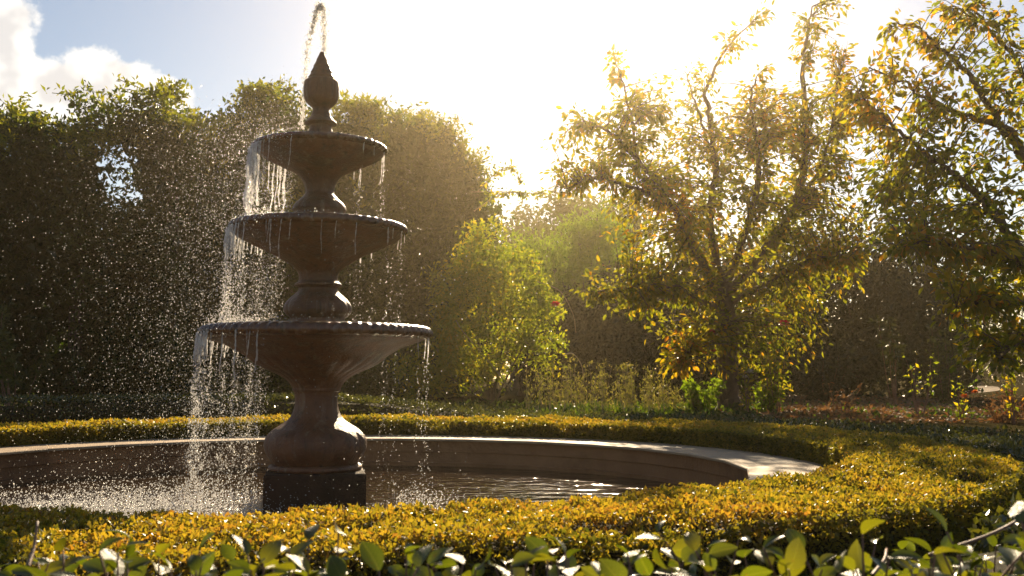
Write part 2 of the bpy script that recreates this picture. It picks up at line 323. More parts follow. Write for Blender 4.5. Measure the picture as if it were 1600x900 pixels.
# ------------------------------------------------------------------ fountain
FD = DIST*math.cos(YAW)
def prof(rows): return [(r*(FD + 0.085*(zh(y, FD)-EYE))/1600, zh(y, FD)) for y, r in rows]
def lathe(g, pr, n=96, fn=None, caps=True):
    th = np.arange(n)*2*math.pi/n; pr = np.array(pr); m_ = len(pr)
    r = np.repeat(pr[:, :1], n, 1); z = np.repeat(pr[:, 1:], n, 1)
    if fn is not None: r, z = fn(r, z, th[None], np.arange(m_)[:, None]/max(m_-1, 1))
    v = np.stack([r*np.cos(th), r*np.sin(th), z], -1).reshape(-1, 3); i = np.arange(m_-1)[:, None]*n; j = np.arange(n)[None]
    q = np.stack([i+n+j, i+n+(j+1) % n, i+(j+1) % n, i+j], -1).reshape(-1, 4)
    tr = []
    if caps:
        v = np.concatenate([v, [(0, 0, pr[0, 1]), (0, 0, pr[-1, 1])]]); a = np.arange(n)
        tr = np.concatenate([np.stack([a, (a+1) % n, np.full(n, m_*n)], -1), np.stack([(m_-1)*n+(a+1) % n, (m_-1)*n+a, np.full(n, m_*n+1)], -1)])
    g.add(v, tr, q)
def dense(pr, k=5): return [tuple(x) for x in curve(np.array(pr), (len(pr)-1)*k+1)]
fo = empty('fountain', (0.012, 0, 0), 'brown three-tiered stone fountain with pointed finial standing in the round pool', 'fountain')
# finial
fin = prof([(81, 2.5), (84, 4.0), (95, 8.5), (105, 12.5), (115, 16.5), (122, 19.3), (126, 20.5)])
def scales(r, z, th, u):
    row = np.floor(u*6); ph = np.mod(u*6, 1.0); return r*(1 + 0.10*ph*(0.4+0.6*np.abs(np.cos(4*th + row*math.pi/2)))), z
g = Geo(); lathe(g, dense(fin, 8), 64, scales); tip = g.build('finial', M['stone'], fo, True)
cup = prof([(126.2, 22), (127, 25), (131, 26), (138, 26.5), (150, 26), (158, 24), (164, 19), (168, 14.5), (172, 12.8), (177, 14)])
g = Geo(); lathe(g, dense(cup, 4), 96, lambda r, z, th, u: (r*(1 + 0.035*np.abs(np.cos(10*th))*np.sin(math.pi*np.clip(u*1.25, 0, 1))), z)); g.build('cup', M['stone'], tip, True)
col1 = prof([(177.2, 14.5), (182, 16), (188, 21), (191.5, 24.5), (194, 24.5), (196, 18), (200, 17), (205, 18.5), (214, 19.5), (228, 20)])
g = Geo(); lathe(g, dense(col1, 4), 64); g.build('collar', M['stone'], fo, True)
def gad(n, amp, tw=0.0, zamp=0.0):
    return lambda r, z, th, u: (r*(1 + amp*np.abs(np.cos(n*th/2 + tw*u))*np.sin(math.pi*np.clip(u, 0, 1))**0.7), z)
def basin(rim, under, n, amp, ribs=None):
    rp = prof(rim); up = prof(under)
    g = Geo(); lathe(g, dense(up, 5), 144, ribs, False); o = g.build('basin', M['stone'], fo, True)
    g = Geo(); lathe(g, dense(rp, 4), 288, gad(n, amp, 2.2), False); g.build('rim', M['stone_wet'], o, True)
    zt = rp[0][1]; g = Geo(); lathe(g, [(rp[0][0]+0.002, zt-0.012), (0.02, zt-0.0118)], 48, None, False); g.build('basin_water', M['pool'], o)
    return rp
rim1 = basin([(229.5, 88), (228, 94), (228.4, 98), (230, 100.5), (232.5, 102), (235, 102), (237.2, 100), (238.5, 98)],
             [(238, 98.5), (243, 94), (250, 82), (257, 67), (264, 52), (270, 40), (276, 32), (283, 27), (290, 24)], 44, 0.02)
rim2 = basin([(353.5, 118), (351.5, 124), (352, 129), (354, 132.5), (357.5, 134.5), (361, 135), (364.5, 133), (366.5, 130)],
             [(366, 130.5), (372, 124), (380, 109), (389, 90), (398, 71), (407, 55), (415, 43), (421, 36), (426, 32)], 56, 0.022)
rim3 = basin([(512, 156), (510, 160), (510.2, 163.5), (512.5, 169), (516, 172.5), (520.5, 175), (525, 174.5), (528.5, 170.5), (530, 166)],
             [(529.5, 166.5), (533, 161), (538, 145), (543, 132), (549, 121), (557, 107), (566, 95), (575, 78), (583, 61), (590, 50), (598, 42), (607, 37)], 72, 0.03,
             lambda r, z, th, u: (r*(1 + 0.06*np.abs(np.cos(14*th))*np.exp(-((u-0.66)/0.17)**2)), z))
ped1 = prof([(289.5, 24.2), (294, 23), (299, 22), (303, 22.5), (306, 24.5), (309, 27), (313, 31), (318, 36), (324, 40), (329, 41), (333, 39.5), (350, 40), (357, 40)])
g = Geo(); lathe(g, dense(ped1, 5), 128, lambda r, z, th, u: (r*(1 + 0.03*np.abs(np.cos(6*th))*np.exp(-((u-0.62)/0.15)**2)), z)); g.build('pedestal', M['stone'], fo, True)
ped2 = prof([(425.5, 32.2), (430, 30.5), (437, 30), (441, 31.5), (443.5, 35.5), (447, 36), (449.5, 31), (453, 30), (458, 33), (465, 40), (473, 46), (481, 48.5), (489, 48), (495, 44), (499, 41), (510, 44), (516, 44)])
g = Geo(); lathe(g, dense(ped2, 5), 128, lambda r, z, th, u: (r*(1 + 0.08*np.abs(np.cos(4*th))**0.6*np.exp(-((u-0.68)/0.16)**2)), z)); g.build('pedestal', M['stone'], fo, True)
ped3 = prof([(606.5, 37.2), (610, 37), (613, 34.5), (620, 33), (632, 33), (641, 35), (650, 39), (657, 45), (664, 55), (670, 64), (677, 71), (685, 75.5), (694, 77), (703, 76), (712, 72.5), (719, 68), (724, 65)])
def lobes(r, z, th, u): return r*(1 + 0.085*(np.abs(np.cos(4*th+0.35))**0.45-0.65)*np.exp(-((u-0.72)/0.17)**2)), z
g = Geo(); lathe(g, dense(ped3, 5), 160, lobes); g.build('pedestal', M['stone'], fo, True)
foot = prof([(723.8, 65), (725, 69), (728, 72), (731.5, 72), (734, 70)])
g = Geo(); lathe(g, dense(foot, 3), 96); g.build('foot_ring', M['stone'], fo, True)
def slab(g, hx, hy, z0, z1, bev=0.012):
    pr = [(hx-bev*0.2, hy-bev*0.2, z0), (hx, hy, z0+bev), (hx, hy, z1-bev), (hx-bev*0.35, hy-bev*0.35, z1-bev*0.3), (hx-bev, hy-bev, z1)]
    v = np.array([[(-x, -y, z), (x, -y, z), (x, y, z), (-x, y, z)] for x, y, z in pr]).reshape(-1, 3)
    q = [(i*4+j, i*4+(j+1) % 4, i*4+4+(j+1) % 4, i*4+4+j) for i in range(4) for j in range(4)] + [(16, 17, 18, 19)]; g.add(v, None, q)
zp = zh(734, FD); g = Geo(); slab(g, 0.293, 0.293, -0.06, zp-0.001)
pl = g.build('plinth', M['stone_dark'], fo); pl.rotation_euler.z = 0
for o in fo.children_recursive: o.matrix_parent_inverse.identity()

# ------------------------------------------------------------------ falling water
ICO = None
def ico():
    global ICO
    if ICO is None:
        p = (1+5**0.5)/2
        v = unit(np.array([(-1, p, 0), (1, p, 0), (-1, -p, 0), (1, -p, 0), (0, -1, p), (0, 1, p), (0, -1, -p), (0, 1, -p), (p, 0, -1), (p, 0, 1), (-p, 0, -1), (-p, 0, 1)], float))
        f = np.array([(0, 11, 5), (0, 5, 1), (0, 1, 7), (0, 7, 10), (0, 10, 11), (1, 5, 9), (5, 11, 4), (11, 10, 2), (10, 7, 6), (7, 1, 8), (3, 9, 4), (3, 4, 2), (3, 2, 6), (3, 6, 8), (3, 8, 9), (4, 9, 5), (2, 4, 11), (6, 2, 10), (8, 6, 7), (9, 8, 1)])
        ICO = (v, f)
    return ICO
def drops(g, pos, rad, stretch=1.0, ax=None):
    n = len(pos); v, f = ico(); rad = np.broadcast_to(rad, (n,)); s_ = np.broadcast_to(stretch, (n,))
    vv = v[None]*rad[:, None, None]; vv = np.repeat(vv, 1, 0) if len(vv) == n else np.repeat(vv, n, 0)
    vv = vv.copy(); vv[:, :, 2] *= s_[:, None]
    g.add(vv + pos[:, None], (np.arange(n)[:, None, None]*12 + f[None]), None, None)
def strand(g, gb, p0, z1, r, sway=0.01, solid=0.35, vel=(0, 0)):
    """water running off a rim: a lumpy cord that breaks up into beads on the way down"""
    L = p0[2]-z1; ns = max(6, int(L*solid/0.0085)); s = np.linspace(0, solid*L, ns)
    def pos(s):
        tt = np.sqrt(np.maximum(s, 0)/4.9)
        return np.stack([p0[0]+vel[0]*tt+sway*np.sin(s*31+p0[0]*90)*s, p0[1]+vel[1]*tt+sway*np.cos(s*27+p0[1]*70)*s, p0[2]-s], -1)
    if solid > 0.02: tube(g, pos(s), r*(0.3+1.1*rng.random(ns)**1.3)*np.linspace(1, 0.75, ns), 6)
    nb = int(L*(1-solid)/0.017*(0.6+0.7*rng.random()))
    if nb > 0:
        s = solid*L + (1-solid)*L*rng.random(nb); p = pos(s); p[:, :2] += rng.normal(0, 0.007, (nb, 2))*(0.4+s[:, None]/L)
        drops(gb, p, r*(0.22+0.55*rng.random(nb)), 1.0+1.3*rng.random(nb))
def curtain(rim, z1, spans, label):
    r0, z0 = max(x[0] for x in rim), rim[5][1]; o = empty('water_curtain', (0, 0, z0), label, 'falling water', 'curtains of water off the fountain basins'); gb = Geo()
    for a0, a1, n, rr, sol in spans:
        for k in range(n):
            a = R(a0 + (a1-a0)*rng.random()); rad = r0*(1.0+0.012*rng.random())
            so = sol*(0.4+1.0*rng.random()); ww = (-0.10*rng.random(), 0)
            g = Geo(); strand(g, gb, np.array((rad*math.cos(a), rad*math.sin(a), z0-0.004)), z1, rr*(0.5+0.9*rng.random()), 0.02, min(so, 0.95), ww); 
            if g.nv: g.build('stream', M['stream'], o, True)
    tag(gb.build('beads', M['drops'], o, True), kind='stuff'); return o
#  angles: 180 is the left of the picture, 270 faces the camera, 0 the right
curtain(rim1, rim2[0][1], [(165, 205, 9, 0.011, 0.7), (150, 215, 26, 0.007, 0.7), (120, 160, 10, 0.006, 0.6), (205, 250, 4, 0.003, 0.4), (-50, 60, 9, 0.0036, 0.3)],
        'bright streams spilling off the left of the small top basin')
curtain(rim2, rim3[0][1], [(150, 215, 38, 0.0048, 0.22), (110, 160, 20, 0.0042, 0.15), (210, 255, 7, 0.003, 0.3), (-60, 60, 9, 0.0038, 0.2), (255, 300, 3, 0.0024, 0.3)],
        'beaded streams falling from the middle basin to the widest basin')
curtain(rim3, 0.0, [(155, 212, 46, 0.0048, 0.14), (115, 160, 24, 0.0042, 0.1), (212, 245, 10, 0.004, 0.2), (-50, 70, 8, 0.004, 0.14)],
        'long falling streams from the widest basin down to the pool')
# the jet above the finial
def jetpts(rows): return np.array([at(x, FD, zh(y, FD)) for x, y in rows])
g = Geo()
for rows, n, r in (([(499.5, 82), (499.5, 60), (498.5, 35), (497, 15), (494, 7)], 46, 0.010), ([(500, 80), (500, 55), (499, 30), (496, 12)], 40, 0.007),
                   ([(494, 6), (489, 12), (485, 24), (481, 42), (476, 60), (472, 78)], 50, 0.015), ([(493, 7), (487, 20), (483, 34), (480, 50)], 30, 0.011),
                   ([(472, 78), (471, 100), (469.5, 125), (468, 150), (467, 172), (466, 200)], 70, 0.0085)):
    p = curve(jetpts(rows), n) + rng.normal(0, 0.003, (n, 3)); tube(g, p, r*(0.35+1.0*rng.random(n)), 6)
    k = rng.integers(0, n, n*5); drops(g, p[k]+rng.normal(0, 0.014, (n*5, 3)), 0.002+0.0045*rng.random(n*5)**2, 1.6)
tag(g.build('water_jet', M['stream'], None, True, origin=tuple(at(499, FD, zh(82, FD)))), 'sparkling water jet arching up from the fountain finial and falling left', 'water jet')
# drifting spray, mostly down wind to the left
g = Geo(); n = 21000
zz = 0.05 + 2.35*rng.beta(1.5, 1.25, n); wx = rng.gamma(1.1, 0.33, n)
x = -0.12 - wx - 0.22*(2.3-zz)*0.5; y = rng.normal(0.0, 0.42, n)
keep = (x > -3.2) & (zz > 0.02) & (zz < 2.28+0.25*x+0.35); p = np.stack([x, y, zz], -1)[keep]
drops(g, p, 0.0010 + 0.0019*rng.random(len(p))**3, 1.4)
n = 900; a = rng.random(n)*2*math.pi; rr = 0.15+0.85*rng.random(n)**0.7; z = 0.05+2.0*rng.random(n)
drops(g, np.stack([rr*np.cos(a), rr*np.sin(a), z], -1), 0.0014+0.0026*rng.random(n)**2, 1.3)
for rim, n in ((rim1, 500), (rim2, 700), (rim3, 1100)):       # bouncing on the rims
    r0, z0 = rim[0]; a = R(180)+rng.normal(0, 0.75, n); rr = r0*(1.0-0.35*rng.random(n)+0.1*rng.random(n))
    drops(g, np.stack([rr*np.cos(a), rr*np.sin(a), z0+np.abs(rng.normal(0, 0.03, n))], -1), 0.0015+0.003*rng.random(n)**2, 1.0)
tag(g.build('water_spray', M['drops'], None, True), 'fine backlit spray drifting left of the fountain', 'spray', kind='stuff')
g = Geo(); n = 16000                                             # splashing on the pool
x = -1.1 + rng.normal(0, 0.55, n); y = -0.45 + rng.normal(0, 0.65, n); z = np.abs(rng.gamma(1.1, 0.035, n))
ok = (np.hypot(x, y) < 2.4) & ~((np.abs(x) < 0.33) & (np.abs(y) < 0.33)); p = np.stack([x, y, z+0.002], -1)[ok]
drops(g, p, 0.0016+0.0036*rng.random(len(p))**2, 1.0)
n = 700; x = 0.5+np.abs(rng.normal(0, 0.22, n)); y = -0.2+rng.normal(0, 0.35, n); z = np.abs(rng.gamma(1.1, 0.025, n))
drops(g, np.stack([x, y, z], -1), 0.002+0.003*rng.random(n)**2, 1.0)
tag(g.build('water_splash', M['drops'], None, True), 'glittering splashes where streams strike the pool water', 'splash', kind='stuff')

# ------------------------------------------------------------------ clipped golden box hedge
def ring_xyz(r, a, z): return np.stack([r*np.sin(a), r*np.cos(a), z], -1)   # a: angle from +Y, clockwise
HR0, HR1, HZ = 3.07, 3.86, 0.365
bh = empty('box_hedge', (0, 0, GZ), 'clipped low ring hedge of golden box leaves around the pool', 'hedge')
def htop(p):
    big = vnoise(p*np.array((2.3, 2.3, 0))+7, 3)*0.022; mid = vnoise(p*np.array((7, 7, 0)), 4)*0.017
    sm = vnoise(p*np.array((22, 22, 0)), 5)*0.010; hole = np.clip(vnoise(p*np.array((5.2, 5.2, 0))+31, 6)-0.48, 0, 1)*0.24
    return big+mid+sm-hole
n = 360; th = np.arange(n)*2*math.pi/n
pr = [(HR0+0.03, 0.20), (HR0+0.02, 0.27), (HR0+0.04, 0.315), (HR0+0.12, 0.328)] + [(HR0+0.12+(HR1-HR0-0.24)*k/8, 0.328) for k in range(1, 8)] + [(HR1-0.12, 0.328), (HR1-0.04, 0.31), (HR1-0.02, 0.25), (HR1-0.03, 0.02)]
g = Geo(); vv = []
for r, z in pr:
    p = ring_xyz(np.full(n, r), th, np.full(n, z)); d = htop(p)
    if z > 0.30: p[:, 2] += d
    vv.append(p)
m_ = len(pr); i = np.arange(m_-1)[:, None]*n; j = np.arange(n)[None]
g.add(np.concatenate(vv), None, np.stack([i+j, i+n+j, i+n+(j+1) % n, i+(j+1) % n], -1).reshape(-1, 4)); g.build('inner_twigs', M['boxcore'], bh)
g = Geo()
def box_leaves(n, amin, amax, size, mode):
    a = R(amin)+R(amax-amin)*rng.random(n)
    if mode == 'top':
        r = HR0 + (HR1-HR0)*rng.random(n); p = ring_xyz(r, a, np.full(n, HZ)); ed = np.minimum(r-HR0, HR1-r)
        p[:, 2] += htop(p) - 0.05*np.exp(-ed/0.025) + rng.normal(0, 0.006, n) - 0.02*rng.random(n)**2; out = np.zeros((n, 3)); out[:, 2] = 1
    else:
        r = np.full(n, HR0 if mode == 'in' else HR1); zlo = 0.235 if mode == 'in' else 0.05
        z = zlo + (HZ-zlo)*rng.random(n); p = ring_xyz(r, a, z); out = ring_xyz(np.ones(n), a, np.zeros(n))*(-1 if mode == 'in' else 1)
        p += out*(vnoise(p*9, 8)*0.02 + rng.normal(0, 0.008, n)-0.004)[:, None]
    ax = unit(out*0.8 + rdir(n)); nr = rdir(n)
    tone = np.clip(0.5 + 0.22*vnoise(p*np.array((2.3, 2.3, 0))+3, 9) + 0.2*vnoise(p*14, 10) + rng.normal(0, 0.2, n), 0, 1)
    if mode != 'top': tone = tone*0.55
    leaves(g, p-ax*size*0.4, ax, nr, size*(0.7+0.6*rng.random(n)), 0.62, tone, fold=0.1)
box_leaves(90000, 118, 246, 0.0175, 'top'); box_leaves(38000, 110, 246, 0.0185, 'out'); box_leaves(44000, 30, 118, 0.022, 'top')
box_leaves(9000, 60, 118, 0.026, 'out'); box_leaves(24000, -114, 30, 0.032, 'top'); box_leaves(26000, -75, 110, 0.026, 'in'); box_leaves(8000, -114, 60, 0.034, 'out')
tag(g.build('foliage', M['box'], bh), kind='stuff')

# ------------------------------------------------------------------ outer ring of glossy shrubs
gh = empty('glossy_shrub_ring', (0, 0, GZ), 'loose ring of glossy-leaved shrubs outside the clipped hedge, large leaves nearest the viewer', 'hedge')
def ring_shape(a):
    """inner radius and top height of the outer ring at angle a (degrees from +Y, clockwise)"""
    rin = np.interp(a, (-180, -60, 10, 28, 120, 158, 170, 180), (4.85, 4.7, 4.5, 4.05, 4.05, 4.3, 4.65, 4.85)); zt = np.interp(a, (-180, -60, 2, 26, 120, 158, 180), (0.53, 0.55, 0.56, 0.37, 0.32, 0.42, 0.51))
    return rin, zt
g = Geo(); na = 300; a = -180+np.arange(na)*360/na; rin, zt = ring_shape(a); vv = []
for f, h in ((0, 0.0), (0.03, 0.6), (0.15, 0.8), (0.5, 0.82), (0.85, 0.8), (0.97, 0.6), (1, 0.0)):
    r = rin+0.05+(5.5-rin-0.1)*f; z = GZ-0.02+(zt-GZ)*h; p = ring_xyz(r, np.radians(a), z); p[:, 2] += 0.03*h*vnoise(p*6, 12)
    vv.append(p)
i = np.arange(6)[:, None]*na; j = np.arange(na)[None]
g.add(np.concatenate(vv), None, np.stack([i+j, i+na+j, i+na+(j+1) % na, i+(j+1) % na], -1).reshape(-1, 4)); g.build('inner_twigs', M['boxcore'], gh)
g = Geo(); n = 52000; a = -150+307*rng.random(n); rin, zt = ring_shape(a); f = rng.random(n); edge = rng.random(n) < 0.3
r = rin+(5.5-rin)*np.where(edge, 0.03*rng.random(n), f); p = ring_xyz(r, np.radians(a), np.zeros(n))
hh = zt + 0.02*vnoise(p*5, 13)+0.015*vnoise(p*17, 14); p[:, 2] = np.where(edge, GZ+(hh-GZ)*rng.random(n), hh-0.03*rng.random(n))
leaves(g, p, unit(rdir(n)+np.array((0, 0, 0.5))), unit(rdir(n)+np.array((0, 0, 0.9))), 0.032*(0.7+0.7*rng.random(n)), 0.55, hexa=False, fold=0.08)
o = tag(g.build('foliage', M['ground_leaf'], gh), kind='stuff')
# near part, leaf by leaf
def big_leaf(seed):
    q = np.random.default_rng(seed); nu, nv = 7, 5; u = np.linspace(0, 1, nu); s = np.linspace(-1, 1, nv)
    wdt = (0.24+0.10*q.random())*np.sin(math.pi*np.clip(u, 0.02, 0.995)**0.85)**0.75; bend = 0.12+0.4*q.random(); cup_ = 0.15+0.3*q.random(); tw = q.normal(0, 0.3)
    X = wdt[:, None]*s[None]; Z = cup_*np.abs(X)**1.4*1.5 - bend*(u**2)[:, None] + tw*X*u[:, None]; Y = u[:, None]*np.ones_like(X)
    v = np.stack([X, Y, Z], -1).reshape(-1, 3); i = np.arange(nu-1)[:, None]*nv; j = np.arange(nv-1)[None]
    g = Geo(); g.add(v, None, np.stack([i+j, i+j+1, i+nv+j+1, i+nv+j], -1).reshape(-1, 4), q.random()); me = g.mesh('leaf', True); me.materials.append(M['near_leaf']); return me, v
LEAF = [big_leaf(200+k) for k in range(10)]
from mathutils import Matrix
def leaf_matrix(p, ax, nr, L):
    ax = Vector(ax).normalized(); x = ax.cross(Vector(nr)).normalized(); z = x.cross(ax)
    m_ = Matrix((x, ax, z)).transposed().to_4x4(); m_ = Matrix.Translation(p) @ m_ @ Matrix.Scale(L, 4); return m_
shoots = []
for k in range(180):
    px = rng.uniform(-120, 1720); d = rng.uniform(1.08, 1.62)
    tipy = rng.normal(893, 18) if px < 1330 else rng.normal(874, 22)
    if rng.random() < 0.08: tipy -= 45
    if px < 200: tipy -= 8
    shoots.append((px, d, tipy))
for k in range(34):
    shoots.append((rng.uniform(1360, 1720), rng.uniform(1.4, 1.9), rng.normal(874, 15)))
for px, d, ty, qx, qd, qy in ((1600, 1.45, 800, 1440, 1.35, 868), (70, 1.3, 815, 58, 1.25, 885), (1375, 1.35, 858, 1352, 1.25, 899)):
    p = curve([P(qx, qy, qd), (P(qx, qy, qd)+P(px, ty, d))/2+rng.normal(0, 0.006, 3), P(px, ty, d)], 10); g = Geo(); tube(g, p, np.linspace(0.0028, 0.0016, 10), 6); g.build('stem', M['twig'], gh, True)
lv = []
for px, d, tipy in shoots:
    tip_ = P(px, tipy, d); base = tip_ + np.array((rng.normal(0, 0.03), rng.normal(0, 0.03), -0.16-0.05*rng.random()))
    mid = (base+tip_)/2 + rng.normal(0, 0.012, 3); p = curve([base, mid, tip_], 9)
    g = Geo(); tube(g, p, np.linspace(0.0022, 0.0011, 9), 5); o = g.build('stem', M['twig'], gh, True)
    nl = rng.integers(5, 9); ph = rng.random()*6
    for i in range(nl):
        f = 1-0.72*i/nl; q = p[int(f*8)]; an = ph+i*2.4; el_ = 0.15+0.9*f*rng.random()
        ax = np.array((math.cos(an)*math.cos(el_), math.sin(an)*math.cos(el_), math.sin(el_)))
        lv.append((q, ax, unit(np.array((0, 0, 1.0))+rng.normal(0, 0.5, 3)), rng.uniform(0.027, 0.048)*(0.8 if i == 0 else 1)))
inv = Matrix.Translation(gh.location).inverted()
def infr(q):
    c = q-np.array((0, -DIST, EYE)); fw = c[0]*math.sin(YAW)+c[1]*math.cos(YAW); rt = c[0]*math.cos(YAW)-c[1]*math.sin(YAW)
    return abs(rt/fw) < 0.53 and (EYE-q[2])/fw < 0.22
lv.sort(key=lambda s: (0 if infr(s[0]) else 1, -s[3]/np.linalg.norm(s[0]-np.array((0, -DIST, EYE)))))
g = Geo()
for k, (q, ax, nr, L) in enumerate(lv):
    me, v = LEAF[rng.integers(0, 10)]; m_ = leaf_matrix(q, ax, nr, L)
    if k < 300:
        o = bpy.data.objects.new('leaf', me); C.objects.link(o); o.parent = gh; o.matrix_local = inv @ m_
    else:
        vw = np.array([m_ @ Vector(x) for x in v]); nu, nv = 7, 5; i = np.arange(nu-1)[:, None]*nv; j = np.arange(nv-1)[None]
        g.add(vw, None, np.stack([i+j, i+j+1, i+nv+j+1, i+nv+j], -1).reshape(-1, 4), rng.random())
n = 2200; aa = R(180-20)+R(40)*rng.random(n)+R(4); rr = 4.86+0.6*rng.random(n); p = ring_xyz(rr, aa, 0.33+0.10*rng.random(n))
leaves(g, p, unit(rdir(n)+np.array((0, 0, 0.3))), unit(rdir(n)+np.array((0, 0, 1.0))), 0.035*(0.7+0.6*rng.random(n)), 0.58, hexa=True, fold=0.06, curl=0.15)
tag(g.build('near_foliage', M['glossy'], gh, True), kind='stuff')

# ------------------------------------------------------------------ trees
def clumped(blobs, n, sig):
    """points gathered in leaf clumps inside ellipsoids; blob = (px, py, d, rx px, ry px, depth radius m)"""
    wgt = np.array([b[3]*b[4]*b[2]**2 for b in blobs], float); wgt /= wgt.sum(); out = []; cen = []
    for b, f in zip(blobs, wgt):
        k = max(8, int(n*f)); c = P(b[0], b[1], b[2]); s = b[2]/1600; rx, rz, ry = b[3]*s, b[4]*s, b[5]
        nc = max(6, k//45); dirs = rdir(nc); rad = rng.random(nc)**(1/2.6); cc = dirs*rad[:, None]
        cc = cc[rng.integers(0, nc, k)] + rng.normal(0, 1, (k, 3))*sig/np.array((rx, ry, rz)); q = cc*np.array((rx, ry, rz))
        ca, sa = math.cos(-YAW), math.sin(-YAW); q = np.stack([q[:, 0]*ca-q[:, 1]*sa, q[:, 0]*sa+q[:, 1]*ca, q[:, 2]], -1)
        out.append(c+q)
    return np.concatenate(out)
def leafy(name, label, cat, blobs, n, size, mt, stem_px, stem_d, stem_r, wid=0.5, sig=0.16, group=None, droop=0.2, lo=GZ, inner=0, sprigs=0, nst=10):
    base = at(stem_px, stem_d, GZ); e = empty(name, tuple(base), label, cat, group)
    p = clumped(blobs, n, sig); p = p[p[:, 2] > lo+0.02]; k = len(p)
    g = Geo(); tone = np.clip(0.5+0.3*vnoise(p*1.3, 21)+rng.normal(0, 0.2, k), 0, 1)
    leaves(g, p, unit(rdir(k)+np.array((0, 0, -droop))), unit(rdir(k)+np.array((0, 0, 0.5))), size*(0.6+0.8*rng.random(k)), wid, tone)
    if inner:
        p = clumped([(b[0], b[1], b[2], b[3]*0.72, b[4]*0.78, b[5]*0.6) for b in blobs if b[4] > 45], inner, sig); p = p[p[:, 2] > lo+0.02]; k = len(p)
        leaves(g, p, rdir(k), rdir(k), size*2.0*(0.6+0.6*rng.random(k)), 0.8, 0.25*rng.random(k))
    gs = Geo()
    for k in range(sprigs):
        b = blobs[rng.integers(0, len(blobs))]
        if b[1]-b[4] > 260: continue
        d_s = b[2]/20; u = rng.uniform(-0.9, 0.9); c = P(b[0]+u*b[3], b[1]-b[4]*math.sqrt(1-u*u)*0.85, b[2]+rng.normal(0, 0.4)); h_ = rng.uniform(0.15, 0.42)*d_s
        p = curve([c, c+np.array((rng.normal(0, 0.12), 0, h_*0.6)), c+np.array((rng.normal(0, 0.3), rng.normal(0, 0.2), h_))], 8); tube(gs, p, 0.006, 4, 0.3)
        q = p[rng.integers(0, 8, 46)]+rng.normal(0, 0.05, (46, 3)); leaves(gs, q, unit(rdir(46)+np.array((0, 0, 0.35))), rdir(46), size*1.1*(0.6+0.7*rng.random(46)), 0.42)
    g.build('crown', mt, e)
    if gs.nv: tag(gs.build('lit_tint_shoots', M['lit_tint'], e), kind='stuff')  # top sprigs get the lighter colour, as if lit by the sun
    g = Geo()
    for i, b in enumerate(blobs[:nst]):
        c = P(b[0], b[1]+b[4]*0.2, b[2]); bs = base+np.array((rng.normal(0, stem_r*2), rng.normal(0, stem_r*2), -0.03))
        mid = bs*0.55+c*0.45+np.array((0, 0, 0.25*(c[2]-GZ)*0.3)); pp = curve([bs, mid, c], 10); tube(g, pp, np.linspace(stem_r, stem_r*0.25, 10), 6)
    g.build('trunk', M['bark'], e, True); return e

# vine-grown pergola running away along the left of the garden
pe = empty('pergola', tuple(at(118, 16, GZ)), 'dark timber pergola posts and beam almost hidden in vines at left', 'pergola')
def beam(a, b, r, name):
    g = Geo(); a, b = np.array(a), np.array(b); d = unit((b-a)[None])[0]; s = unit(np.cross(d, (0.1, 0.2, 1.0))[None])[0] if abs(d[2]) < 0.8 else np.array((1.0, 0, 0)); u = np.cross(d, s)
    v = [q+s*r*i+u*r*j for q in (a, b) for i, j in ((-1, -1), (1, -1), (1, 1), (-1, 1))]
    g.add(v, None, [(0, 1, 2, 3), (7, 6, 5, 4)]+[(i, i+4, (i+1) % 4+4, (i+1) % 4) for i in range(4)]); return g.build(name, M['timber'], pe)
for px, d in ((118, 16), (265, 17.5), (-40, 15)): beam(at(px, d, GZ-0.05), P(px, 214, d), 0.09, 'post')
beam(P(96, 218, 15.8), P(276, 214, 17.6), 0.055, 'beam'); beam(P(70, 207, 17.2), P(286, 205, 18.9), 0.05, 'beam')

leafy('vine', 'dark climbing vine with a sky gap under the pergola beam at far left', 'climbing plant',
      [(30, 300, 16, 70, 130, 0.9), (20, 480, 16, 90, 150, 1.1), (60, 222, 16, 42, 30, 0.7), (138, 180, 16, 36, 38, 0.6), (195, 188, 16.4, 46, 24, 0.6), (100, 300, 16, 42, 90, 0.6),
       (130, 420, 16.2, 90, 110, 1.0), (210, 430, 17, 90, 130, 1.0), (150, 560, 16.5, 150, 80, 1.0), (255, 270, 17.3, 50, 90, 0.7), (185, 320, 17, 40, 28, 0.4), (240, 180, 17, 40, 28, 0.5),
       (-60, 300, 15.4, 70, 150, 1), (-90, 480, 15.4, 110, 150, 1.0), (5, 212, 15.5, 30, 40, 0.4), (110, 225, 15.7, 30, 22, 0.3), (190, 208, 16.6, 80, 14, 0.35), (118, 290, 15.7, 22, 70, 0.35), (265, 245, 17.2, 36, 40, 0.4), (60, 600, 15.5, 160, 40, 0.8), (220, 600, 16.5, 120, 40, 0.8), (168, 240, 16.6, 13, 22, 0.3), (200, 280, 16.6, 16, 14, 0.3), (205, 236, 16.8, 12, 12, 0.3)], 46000, 0.10, M['vine'], 110, 16.3, 0.07, 0.45, 0.13, inner=16000, sprigs=120, nst=3)
